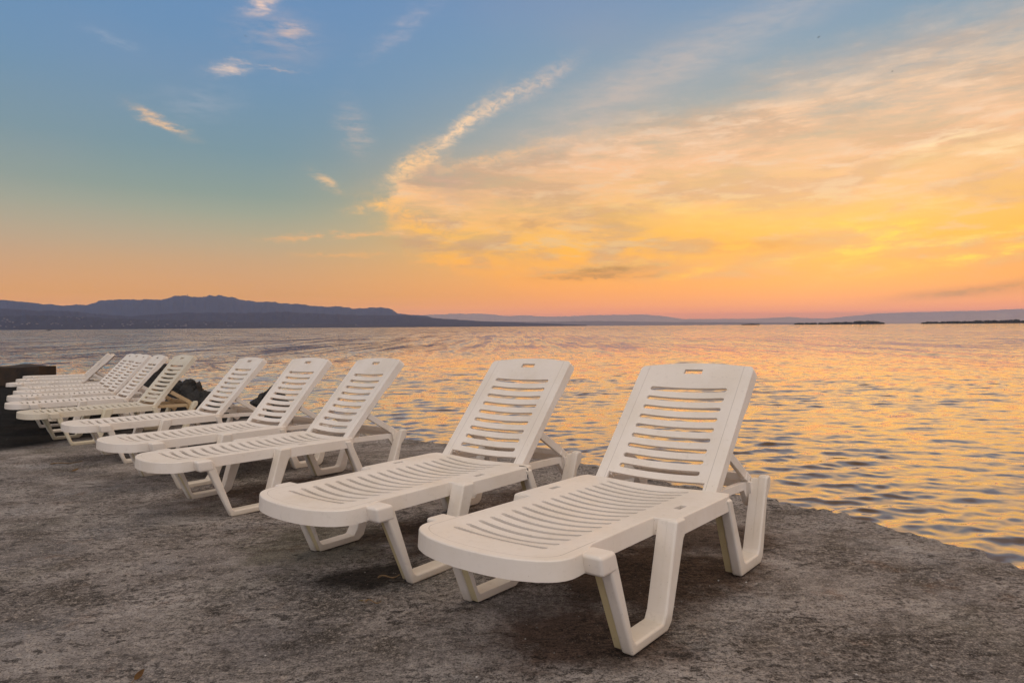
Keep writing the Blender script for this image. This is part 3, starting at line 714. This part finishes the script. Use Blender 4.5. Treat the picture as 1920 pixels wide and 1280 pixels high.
def make_legs(parent):
    FU = [(-.890, .330), (-.750, 0), (-.527, 0), (-.497, .022), (-.486, .05), (-.402, .268), (-.385, .285), (-.385, .3365), (-.4525, .3365), (-.537, .060), (-.556, .034), (-.728, .034), (-.742, .046), (-.838, .330)]
    FI = [(-.878, .330), (-.742, .006), (-.529, .006), (-.499, .025), (-.488, .05), (-.404, .268), (-.390, .285), (-.390, .3345), (-.452, .3345), (-.5365, .0605), (-.556, .0335), (-.728, .0335), (-.7415, .0455), (-.8375, .330)]
    RU = [(-.022, .325), (.106, 0), (.318, 0), (.345, .020), (.360, .060), (.412, .254), (.455, .300), (.463, .336), (.452, .350), (.420, .350), (.411, .340), (.306, .062), (.290, .046), (.155, .046), (.138, .058), (.022, .325)]
    RI = [(-.012, .325), (.114, .006), (.316, .006), (.343, .022), (.358, .060), (.410, .254), (.445, .335), (.4195, .335), (.4105, .335), (.3065, .0615), (.290, .0455), (.1555, .0455), (.1385, .0575), (.0215, .325)]
    for P, Q in ((FU, FI), (RU, RI)):
        for sg in (1, -1):
            bm = bmesh.new()
            prism(bm, P, sg*.312, sg*.3535, .009, 3, 0)
            n0 = len(bm.faces); prism(bm, Q, sg*.282, sg*.340, .003, 2, 0)
            bm.faces.ensure_lookup_table(); bm.normal_update()
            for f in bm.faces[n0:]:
                if f.normal.x < -.6 and f.calc_center_median().x < (-.70 if P is FU else .14): f.material_index = 1  # inner faces towards the foot end take the yellow plastic
            bm_obj('leg', bm, [M_LEG, M_YLEG], parent)
def make_rear_frame(parent):
    bm = bmesh.new()
    for sg in (1, -1):
        prism(bm, [(.03, .331), (.40, .322), (.455, .322), (.455, .232), (.43, .206), (.405, .222), (.36, .288), (.03, .298)], sg*.247, sg*.272, .003)
        prism(bm, [(.380, .322), (.462, .318), (.452, .235), (.415, .215), (.388, .262)], sg*.270, sg*.292, .002)
        prism(bm, [(.405, .320), (.412, .338), (.428, .318)], sg*.249, sg*.270, .0015)
    beam(bm, (.440, -.26, .300), (.440, .26, .300), .018, .036, .003)
    beam(bm, (.10, -.255, .306), (.10, .255, .306), .014, .024, .003)
    return bm_obj('rear_frame', bm, [M_WHITE], parent)
def make_stay(parent):
    bm = bmesh.new()
    for sg in (1, -1):
        beam(bm, (.205, -sg*.266, .462), (.400, -sg*.266, .338), .020, .040, .004)
        beam(bm, (.372, -sg*.266, .352), (.425, -sg*.266, .318), .030, .038, .004)
    beam(bm, (.402, -.262, .340), (.402, .262, .340), .020, .030, .003)
    beam(bm, (.225, -.262, .446), (.225, .262, .446), .012, .016, .002)
    return bm_obj('support_stay', bm, [M_WHITE], parent)

def empty(name, M):
    o = bpy.data.objects.new(name, None); COL.objects.link(o); o.matrix_world = M; o.empty_display_size = .2
    return o
def pose(X, Y, a, ro, pi, dz):
    ca, sa = math.cos(a), math.sin(a)
    es = Vector((ca, sa, 0)); et = Vector((sa, -ca, 0)); ez = Vector((0, 0, 1))
    e1 = es*math.cos(pi) + ez*math.sin(pi); e3 = -es*math.sin(pi) + ez*math.cos(pi)
    e2 = et*math.cos(ro) + e3*math.sin(ro); e4 = -et*math.sin(ro) + e3*math.cos(ro)
    y = -e2
    return Matrix(((e1.x, y.x, e4.x, X), (e1.y, y.y, e4.y, Y), (e1.z, y.z, e4.z, GX*X+GY*Y+dz), (0, 0, 0, 1)))
POSES = [
 (0.567, 2.693, 0.869, 0.825, 0.028, -0.024, 0.0), (-0.188, 3.322, 0.879, 0.838, 0.024, -0.007, 0.006), (-1.293, 4.379, 0.786, 0.84, 0.038, 0.002, 0.0),
 (-2.012, 5.132, 0.856, 0.861, 0.025, -0.01, -0.008), (-2.922, 6.099, 0.794, 0.843, 0.025, -0.009, -0.003), (-4.084, 7.127, 0.832, 0.891, 0.024, -0.011, 0.001),
 (-4.882, 8.001, 0.753, 0.846, 0.025, -0.01, 0.017), (-5.664, 9.035, 0.726, 0.832, 0.025, -0.01, 0.023), (-6.276, 9.931, 0.784, 0.826, 0.025, -0.013, 0.029),
 (-6.964, 10.902, 0.763, 0.824, 0.025, -0.013, 0.028), (-7.95, 11.94, 0.50, 0.809, 0.027, -0.008, 0.036), (-8.93, 13.448, 0.55, 0.79, 0.027, -0.01, 0.036), (-9.93, 14.955, 0.60, 0.80, 0.026, -0.011, 0.038)]
LABELS = [
 'white plastic sun lounger nearest the camera, rightmost of the row, lightly weathered',
 'second white sun lounger from the right, a thin dark crack at its seat corner',
 'third white sun lounger from the right, its rear post standing out beyond its raised back',
 'fourth white sun lounger from the right, between two close neighbours on the bare concrete',
 'fifth white sun lounger from the right, the last one standing on pale concrete',
 'yellowed sun lounger with ochre stained rear frame, in front of the black boulders',
 'white sun lounger just beyond the yellowed one, first of the four packed tightly together',
 'second of the four tightly packed loungers beyond the yellowed one',
 'third of the four tightly packed loungers beyond the yellowed one, mostly hidden by its neighbours',
 'farthest of the four tightly packed loungers beyond the yellowed one',
 'nearest of the three far loungers whose raised backs are seen edge on',
 'middle one of the three far loungers whose raised backs are seen edge on',
 'farthest white lounger of the whole row, beside the dark wall at the left']
GRP = 'white plastic sun loungers in a row along the quay'
proto = empty('sun_lounger', Matrix.Identity(4))
make_seat(proto); make_backrest(proto); make_legs(proto); make_rear_frame(proto); make_stay(proto)
for i, (X, Y, a, th, ro, pi, dz) in enumerate(POSES):
    if i == 0: r = proto
    else:
        r = proto.copy(); COL.objects.link(r)
        for ch in proto.children:
            c = ch.copy(); COL.objects.link(c); c.parent = r
    r.matrix_world = pose(X, Y, a, ro, pi, dz)
    tag(r, LABELS[i], 'sun lounger', GRP)
    for c in r.children:
        if c.name.startswith('backrest'): c.rotation_euler = (0, -th, 0)
        if i == 5:
            sub = {'seat': [M_AGED], 'backrest': [M_AGED], 'leg': [M_ALEG, M_YLEG], 'rear_frame': [M_OCHRE], 'support_stay': [M_OCHRE]}[c.name.split('.')[0]]
            for s_, m_ in zip(c.material_slots, sub): s_.link = 'OBJECT'; s_.material = m_
# the crack in the second lounger's seat corner
m_cr, t_, b_ = material('dark_crack'); b_.inputs['Base Color'].default_value = (.02, .016, .014, 1); b_.inputs['Roughness'].default_value = .95
second = [o for o in COL.objects if o.get('label') == LABELS[1]][0]
bm = bmesh.new()
cp = [(-.012, .300, ZS+.0015), (-.008, .322, ZS+.0015), (-.006, .340, ZS-.001), (-.009, .3508, ZS-.012), (-.006, .3508, ZS-.026), (-.011, .3508, ZS-.042), (-.008, .3508, ZS-.056)]
for p, q in zip(cp[:-1], cp[1:]): beam(bm, (p[0], -p[1], p[2]), (q[0], -q[1], q[2]), .0028, .0028, 0)
bm_obj('crack', bm, m_cr, second)

# ------------------------------------------------------------------ wall, boulders, litter
from mathutils import noise as mnoise
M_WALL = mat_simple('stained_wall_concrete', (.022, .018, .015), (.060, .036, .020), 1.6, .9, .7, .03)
M_ROCK = mat_simple('wet_black_rock', (.008, .0075, .007), (.020, .018, .016), 3.0, .7, .9, .06)
wp = at_dist(72, 686.5, 17.0)
bm = bmesh.new()
def wall_block(bm):
    x1, z1 = wp.x, wp.z; b = bmesh.new()
    n = 40; L = 9.0; T = .66; g0 = -1.3
    rows = []
    for i in range(n+1):
        x = x1 - L*i/n
        j = lambda s: mnoise.noise((x*1.7, s, .3))*.055
        rows.append([b.verts.new((x, 17+j(1), g0)), b.verts.new((x, 17+j(2), z1-.05+j(3))), b.verts.new((x, 17.03+j(4), z1+j(5))), b.verts.new((x, 17+T-.03, z1+j(6))), b.verts.new((x, 17+T, z1-.05)), b.verts.new((x, 17+T+j(7), g0))])
    for r0, r1 in zip(rows[:-1], rows[1:]):
        for k in range(5): b.faces.new((r0[k], r1[k], r1[k+1], r0[k+1]))
    b.faces.new(rows[0]); b.faces.new(rows[-1][::-1])
    bmesh.ops.recalc_face_normals(b, faces=b.faces[:]); absorb(bm, b)
wall_block(bm)
# stubs of rusty fixing iron left on top
for dx_ in (1.5, 2.4): beam(bm, (wp.x-dx_, 17.3, wp.z-.02), (wp.x-dx_+.03, 17.32, wp.z+.035), .03, .03, .004)
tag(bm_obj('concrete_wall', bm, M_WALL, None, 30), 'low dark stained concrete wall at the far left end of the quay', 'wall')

def boulder(px, py, Y, rx, ry, rz, seed, label, base=None):
    c = at_dist(px, py, Y)                     # the top of the boulder in the picture
    bm = bmesh.new(); bmesh.ops.create_icosphere(bm, subdivisions=5, radius=1)
    for v in bm.verts:
        p = v.co.copy(); n = mnoise.fractal(p*1.2 + Vector((seed*7.3, 0, 0)), .9, 2.1, 5); c_ = mnoise.cell(p*2.2+Vector((seed, 0, 0)))
        k = 1 + .30*n + .07*c_
        v.co = Vector((p.x*rx*k, p.y*ry*k, max(-1.2, p.z)*rz*k))
    zt = max(v.co.z for v in bm.verts)
    o = bm_obj('boulder', bm, M_ROCK, None, 24)
    o.location = (c.x, c.y, c.z - zt); o.rotation_euler = (0, 0, seed*1.7)
    return tag(o, label, 'boulder', 'black boulders along the sea side of the quay')
boulder(300, 677, 12.2, .55, .60, 1.0, 1, 'tallest black boulder, rising behind the backs of the yellowed lounger and its neighbour')
boulder(343, 709, 11.8, .50, .55, .75, 2, 'black boulder sloping down to the right of the yellowed lounger\'s raised back')
boulder(374, 728, 11.6, .36, .45, .55, 3, 'smaller black boulder at the right foot of the black rock pile')
boulder(505, 722, 13.0, .38, .45, .45, 4, 'lone low black boulder in the water behind the fifth lounger')
boulder(428, 753, 10.4, .45, .5, .5, 5, 'flat black boulder below the prop of the fifth lounger')
boulder(480, 771, 9.3, .5, .5, .45, 6, 'flat black boulder showing under the raised back of the fourth lounger')

def ground_h(X, Y):
    X = np.asarray(X, float); Y = np.asarray(Y, float)
    return GX*X + GY*Y + fbm(X*1.1, Y*1.1, 3, 3)*.010 + fbm(X*9, Y*9, 4, 3)*.004 + fbm(X*28, Y*28, 6, 2)*.0022 + .033*np.clip((Y-7)/4, 0, 1)
M_STICK = mat_simple('dry_wood', (.16, .10, .05), (.24, .15, .07), 30, .8, .5, .003)
M_LEAF = mat_simple('dead_leaf', (.16, .075, .02), (.26, .14, .04), 40, .7, .4, .002)
M_LEAF2 = mat_simple('yellow_leaf', (.24, .17, .04), (.30, .22, .06), 40, .7, .4, .002)
def stick(x, y, L, ang, rad, label, lift=.004):
    g = on_ground(x, y); bm = bmesh.new(); n = 9; ring = []
    for i in range(n+1):
        f = i/n; c = Vector((L*(f-.5), .012*math.sin(f*5+L*9), rad + .004*math.sin(f*7)))
        r = rad*(1-.45*f)*(1+.2*math.sin(i*2.3))
        ring.append([bm.verts.new(c + Vector((0, r*math.cos(k), r*math.sin(k)))) for k in [q*2*math.pi/7 for q in range(7)]])
    for a, b in zip(ring[:-1], ring[1:]):
        for k in range(7): bm.faces.new((a[k], a[(k+1) % 7], b[(k+1) % 7], b[k]))
    bm.faces.new(ring[0][::-1]); bm.faces.new(ring[-1])
    bmesh.ops.recalc_face_normals(bm, faces=bm.faces[:])
    o = bm_obj('stick', bm, M_STICK); o.location = (g.x, g.y, float(ground_h(g.x, g.y))+lift); o.rotation_euler = (0, R(2), R(ang))
    return tag(o, label, 'stick')
def leaf(x, y, L, ang, tilt, mat, label):
    g = on_ground(x, y); bm = bmesh.new(); n = 10; rows = []
    for i in range(n+1):
        f = i/n; w = L*.23*math.sin(math.pi*min(1, f**.8))**.8 + .0006
        z = .35*L*(f-.3)**2
        rows.append([bm.verts.new((L*f, s*w, z + .25*abs(s)*w + .1*w*math.sin(f*9+s))) for s in (-1, -.5, 0, .5, 1)])
    for a, b in zip(rows[:-1], rows[1:]):
        for k in range(4): bm.faces.new((a[k], a[k+1], b[k+1], b[k]))
    r = bmesh.ops.solidify(bm, geom=bm.faces[:], thickness=.0006)
    o = bm_obj('leaf', bm, mat, None, 60)
    st = bmesh.new(); beam(st, (-L*.35, 0, .003), (0, 0, .032*L), .0018, .0018, 0); bm_obj('leaf_stalk', st, M_STICK, o)
    o.location = (g.x, g.y, float(ground_h(g.x, g.y))+.004); o.rotation_euler = (R(tilt), R(-tilt*.6), R(ang))
    return tag(o, label, 'leaf')
stick(729, 1084, .085, 30, .004, 'pale dry stick lying in the dark patch under the second lounger')
stick(700, 1132, .055, 20, .003, 'short brown twig lying in front of the second lounger, near its front leg')
leaf(252, 1275, .034, 70, 40, M_LEAF, 'curled brown dead leaf at the bottom left of the concrete')
leaf(683, 1128, .022, 200, 8, M_LEAF2, 'small yellowish leaf lying flat near the second lounger\'s front leg')
leaf(135, 795+90, .05, 40, 20, M_LEAF, 'brown leaf scrap lying on the concrete left of the third lounger')
stick(125, 868, .22, 38, .005, 'thin dark twig on the concrete left of the fourth lounger')

# loose grit on the concrete : uncountable
def grit():
    n = 5200
    d = rng.uniform(0, 1, n); 
    Y = 1.2 + 6.0*d**1.6; X = rng.uniform(-1, 1, n)*(Y*.86+.2)
    E = np.array(EDGE, float); xe = np.interp(Y, E[:, 1], E[:, 0]); k = X < xe - .25; X, Y = X[k], Y[k]; n = len(X)
    Z = ground_h(X, Y); r = .0012 + .0042*rng.uniform(0, 1, n)**4
    base = np.array([(1, 0, 0), (-1, 0, 0), (0, 1, 0), (0, -1, 0), (0, 0, 1), (0, 0, -1)], float)
    tri = np.array([(0, 2, 4), (2, 1, 4), (1, 3, 4), (3, 0, 4), (2, 0, 5), (1, 2, 5), (3, 1, 5), (0, 3, 5)])
    V = base[None]*r[:, None, None]*rng.uniform(.55, 1.25, (n, 6, 1)); a = rng.uniform(0, 6.28, n)
    x = V[..., 0]*np.cos(a)[:, None]-V[..., 1]*np.sin(a)[:, None]; y = V[..., 0]*np.sin(a)[:, None]+V[..., 1]*np.cos(a)[:, None]
    P = np.stack([x+X[:, None], y+Y[:, None], V[..., 2]*.7+Z[:, None]+r[:, None]*.35], -1).reshape(-1, 3)
    T = (tri[None]+6*np.arange(n)[:, None, None]).reshape(-1, 3)
    me = bpy.data.meshes.new('gravel'); me.from_pydata(P.tolist(), [], T.tolist())
    m, t, b = material('grit'); 
    c = t.ramp(t.node('ShaderNodeNewGeometry').outputs['Random Per Island'], [(0, (.07, .06, .05)), (.45, (.16, .14, .12)), (.8, (.30, .27, .24)), (.96, (.55, .52, .48))])
    t.put(b.inputs['Base Color'], c); b.inputs['Roughness'].default_value = .8
    me.materials.append(m); o = bpy.data.objects.new('gravel', me); COL.objects.link(o)
    tag(o, 'loose grit and tiny pebbles scattered over the concrete', 'gravel', kind='stuff')
grit()

# ------------------------------------------------------------------ islands, houses, mast, boats, gulls
M_WOOD = mat_simple('dark_tree_foliage', (.020, .022, .014), (.040, .040, .024), .05, .95, .3, 1)
M_SHORE = mat_simple('island_shore', (.05, .042, .034), (.08, .065, .05), .05, .95, .3, 1)
def island(x0, x1, tops, D, seed):
    a0, a1 = azel(x0, 606)[0], azel(x1, 606)[0]
    az = np.linspace(a0, a1, max(8, int((x1-x0)*1.2))); px = np.linspace(x0, x1, len(az))
    f = (az-a0)/(a1-a0); prof = np.clip(np.minimum(f, 1-f)*14, 0, 1)
    # low shore
    rows = []
    for q, h in ((-1, -2), (-.8, 0), (-.4, 1), (.4, 1), (.8, 0), (1, -2)):
        rr = D + q*70*(.3+.7*prof); hh = WATER_Z + np.where(h > 0, 1.6*prof, np.where(h < 0, -1.5, .15))
        rows.append(np.stack([rr*np.sin(np.radians(az)), rr*np.cos(np.radians(az)), hh], -1))
    o = grid_mesh('island', np.stack(rows, 0), M_SHORE); 
    if o.data.polygons[len(o.data.polygons)//2].normal.z < 0: o.data.flip_normals()
    tag(o, kind='structure')
    # the wood on it : a crowd of ragged crowns
    g = np.random.default_rng(seed); bm = bmesh.new()
    n = int((x1-x0)*1.1)
    for k in range(n):
        fx = g.uniform(.02, .98); x = x0+(x1-x0)*fx; h = np.interp(x, [p[0] for p in tops], [p[1] for p in tops])*D/F*g.uniform(.55, 1.12)
        a = math.radians(a0+(a1-a0)*fx); rr = D + g.uniform(-30, 45); r = max(1.2, h*g.uniform(.38, .75))
        c = Vector((rr*math.sin(a), rr*math.cos(a), WATER_Z + .8))
        b = bmesh.new(); bmesh.ops.create_icosphere(b, subdivisions=2, radius=1)
        for v in b.verts:
            kk = 1 + .5*mnoise.noise(v.co*2.2 + Vector((k*3.1, 0, 0)))
            v.co = c + Vector((v.co.x*r*kk, v.co.y*r*kk, h*.5 + v.co.z*h*.5*kk))
        absorb(bm, b)
    w = bm_obj('far_wood', bm, M_WOOD, None, 0)
    tag(w, None, None, kind='stuff')
    return w
w1 = island(1391, 1425, [(1391, 1.6), (1408, 2.4), (1425, 1.8)], 2600, 3); tag(w1, 'small dark clump of trees on the tiny islet on the horizon', 'trees')
w2 = island(1486, 1662, [(1486, 2), (1500, 3), (1550, 3), (1580, 4), (1620, 5), (1645, 4.6), (1662, 1.5)], 2800, 4); tag(w2, 'long dark line of trees on the middle island on the horizon', 'trees')
w3 = island(1722, 2040, [(1722, 1.5), (1740, 3), (1800, 3.6), (1870, 4.6), (1920, 5), (2000, 5), (2040, 3)], 2700, 5); tag(w3, 'dark tree line on the island at the right edge of the horizon', 'trees')

from mathutils.bvhtree import BVHTree
def bvh_of(objs):
    V, Fc = [], []
    for o in objs:
        n = len(V); V += [v.co.copy() for v in o.data.vertices]; Fc += [[n+i for i in p.vertices] for p in o.data.polygons]
    return BVHTree.FromPolygons(V, Fc)
slopes = bvh_of([o for o in COL.objects if o.name.split('.')[0] == 'hills'])
M_HOUSE = mat_simple('pale_house_walls', (.17, .15, .145), (.23, .205, .20), .2, .8, 0, 1)
bm = bmesh.new(); g = np.random.default_rng(21)
for k in range(70):
    cl = [(20, 603, 18, 6), (90, 607, 30, 3), (140, 595, 34, 4), (250, 606, 60, 4), (400, 606, 90, 5), (690, 610, 70, 2), (120, 612, 110, 1.5), (300, 611, 150, 1.5)][g.integers(0, 8)]
    x, y = g.normal(cl[0], cl[2]), g.normal(cl[1], cl[3]*.7)
    if not -60 < x < 800: continue
    d = ray(x, y).normalized(); h = slopes.ray_cast(Vector((0, 0, CH)), d)
    if h[0] is None: continue
    p = h[0]; w_, d_, e_ = g.uniform(8, 16), g.uniform(7, 11), g.uniform(4, 7); a = g.uniform(0, 3.1)
    b = bmesh.new(); bmesh.ops.create_cube(b, size=1)
    ridge_v = None
    for v in b.verts: v.co = Vector((v.co.x*w_, v.co.y*d_, (v.co.z+.5)*e_-2))
    topf = [f for f in b.faces if f.normal.z > .9][0]
    r_ = bmesh.ops.extrude_face_region(b, geom=[topf])
    for v in [q for q in r_['geom'] if isinstance(q, bmesh.types.BMVert)]: v.co.z += 3; v.co.y *= .05
    bmesh.ops.rotate(b, verts=b.verts[:], cent=(0, 0, 0), matrix=Matrix.Rotation(a, 3, 'Z')); bmesh.ops.translate(b, verts=b.verts[:], vec=p)
    absorb(bm, b)
tag(bm_obj('hillside_houses', bm, M_HOUSE, None, 0), 'pale specks of houses scattered over the far coastal slopes at the left', 'houses', kind='stuff')

far_ = bvh_of([o for o in COL.objects if o.name.split('.')[0] == 'mountains'])
p = at_dist(351.5, 555, 13000*math.cos(R(azel(351, 555)[0])))
bm = bmesh.new(); base = Vector((p.x, p.y, p.z - 12))
beam(bm, base, base + Vector((0, 0, 42)), 7, 7, 0, 0, .5); beam(bm, base + Vector((0, 0, 42)), base + Vector((0, 0, 52)), 2.5, 2.5, 0)
beam(bm, base + Vector((-6, 0, 30)), base + Vector((6, 0, 30)), 3, 3, 0)
M_MAST = mat_simple('mast_steel', (.10, .09, .09), (.14, .12, .12), .2, .6, 0, 1)
tag(bm_obj('antenna_mast', bm, M_MAST, None, 0), 'tiny antenna mast standing on the crest of the far ridge', 'mast')

M_HULL = mat_simple('dark_boat_hull', (.030, .030, .035), (.05, .05, .05), .5, .5, 0, 1); M_CAB = mat_simple('boat_cabin', (.10, .10, .11), (.16, .15, .15), .5, .5, 0, 1)
def boat(x, D, L, ang, label):
    a = R(azel(x, 612)[0]); root = empty('boat', Matrix.Translation((D*math.sin(a), D*math.cos(a), WATER_Z)) @ Matrix.Rotation(R(ang), 4, 'Z'))
    bm = bmesh.new(); rows = []
    for i in range(9):
        f = i/8*2-1; w = .17*L*(1-max(0, f)**2.5)*(1 if f > -.95 else .85); sh = .11*L*(1+.35*max(0, f)**2)
        rows.append([bm.verts.new((f*L/2, -w, sh)), bm.verts.new((f*L/2*.97, -w*.7, -.02*L)), bm.verts.new((f*L/2*.95, 0, -.06*L)), bm.verts.new((f*L/2*.97, w*.7, -.02*L)), bm.verts.new((f*L/2, w, sh)), bm.verts.new((f*L/2, 0, sh*.9))])
    for r0, r1 in zip(rows[:-1], rows[1:]):
        for k in range(6): bm.faces.new((r0[k], r1[k], r1[(k+1) % 6], r0[(k+1) % 6]))
    bm.faces.new(rows[0]); bm.faces.new(rows[-1][::-1]); bmesh.ops.recalc_face_normals(bm, faces=bm.faces[:])
    bm_obj('hull', bm, M_HULL, root, 30)
    bm = bmesh.new(); prism(bm, [(-.12*L, .09*L), (.16*L, .09*L), (.10*L, .27*L), (-.10*L, .27*L)], -.10*L, .10*L, .01*L); bm_obj('cabin', bm, M_CAB, root)
    tag(root, label, 'boat')
boat(91, 1150, 6.5, 10, 'tiny dark boat on the water before the left coast')
boat(1315, 1900, 6.0, -20, 'tiny boat on the horizon in the middle of the bay, left of the islets')

M_GULL = mat_simple('gull_plumage', (.10, .10, .11), (.22, .21, .21), 9, .8, 0, .01)
def gull(x, y, Y, ang, flap, label):
    c = at_dist(x, y, Y); bm = bmesh.new(); rows = []
    for s in np.linspace(-1, 1, 15):
        a = abs(s); xw = s*.55; zz = .16*math.sin(a*2.2)*flap - .10*a*a*flap; back = .10*a*a
        ch_ = .085*(1-a**3) + .012 + (.06 if a < .12 else 0); th = .006 + (.04 if a < .12 else .03*max(0, .3-a))
        rows.append([bm.verts.new((xw, ch_-back, zz)), bm.verts.new((xw, -back*.4, zz+th)), bm.verts.new((xw, -ch_-back, zz)), bm.verts.new((xw, -back*.4, zz-th))])
    mid = len(rows)//2
    for r0, r1 in zip(rows[:-1], rows[1:]):
        for k in range(4): bm.faces.new((r0[k], r1[k], r1[(k+1) % 4], r0[(k+1) % 4]))
    bm.faces.new(rows[0]); bm.faces.new(rows[-1][::-1])
    # body, head, beak and tail as one lofted surface
    prof = [(.30, .006), (.27, .014), (.245, .032), (.215, .036), (.18, .034), (.10, .056), (.0, .060), (-.10, .046), (-.18, .026), (-.25, .030), (-.30, .034)]
    rings = [[bm.verts.new((r*math.cos(k)*(1.0 if yy > -.2 else 1.6), yy, r*math.sin(k)*(1 if yy > -.2 else .3) + (.015 if yy > .17 else 0))) for k in [q*math.pi/4 for q in range(8)]] for yy, r in prof]
    for r0, r1 in zip(rings[:-1], rings[1:]):
        for k in range(8): bm.faces.new((r0[k], r1[k], r1[(k+1) % 8], r0[(k+1) % 8]))
    bm.faces.new(rings[0]); bm.faces.new(rings[-1][::-1]); bmesh.ops.recalc_face_normals(bm, faces=bm.faces[:])
    o = bm_obj('gull', bm, M_GULL, None, 60); o.location = c; o.rotation_euler = (R(8), R(flap*14), R(ang))
    tag(o, label, 'bird', 'far gulls in the sky')
gull(460, 68, 221, 60, 1.0, 'far gull high in the blue sky left of the middle, between the small pink clouds')
gull(46, 118, 289, -40, .6, 'tiny gull high in the blue sky near the left edge')
gull(72, 285, 289, 20, 1.2, 'tiny lower gull in the pale sky near the left edge')
gull(1535, 70, 204, 120, 1.0, 'far gull in the blue gap above the bright cloud bank')
gull(1673, 134, 255, 80, .7, 'far gull against the upper edge of the bright cloud bank at the right')

# ------------------------------------------------------------------ the air
m = bpy.data.materials.new('haze_air'); m.use_nodes = True; nt = m.node_tree; nt.nodes.clear()
pv = nt.nodes.new('ShaderNodeVolumePrincipled'); pv.inputs['Color'].default_value = (.50, .60, 1.0, 1); pv.inputs['Density'].default_value = HAZE; pv.inputs['Anisotropy'].default_value = .4
out = nt.nodes.new('ShaderNodeOutputMaterial'); nt.links.new(pv.outputs[0], out.inputs['Volume'])
bm = bmesh.new(); bmesh.ops.create_cube(bm, size=1)
for v in bm.verts: v.co = Vector((v.co.x*92000, v.co.y*92000, -4.5 if v.co.z < 0 else 770))
hz = bm_obj('haze', bm, m, None, 0); hz['kind'] = 'stuff'; hz['label'] = 'thin evening haze over the sea and the far coast'

# ------------------------------------------------------------------ render settings
vs = SC.view_settings; vs.view_transform = 'Standard'; vs.look = 'None'; vs.exposure = 0; vs.gamma = 1; vs.use_curve_mapping = False
SC.render.engine = 'CYCLES'
cy = SC.cycles; cy.use_denoising = True; cy.max_bounces = 7; cy.diffuse_bounces = 3; cy.glossy_bounces = 4; cy.volume_bounces = 1; cy.sample_clamp_indirect = 4; cy.sample_clamp_direct = 12
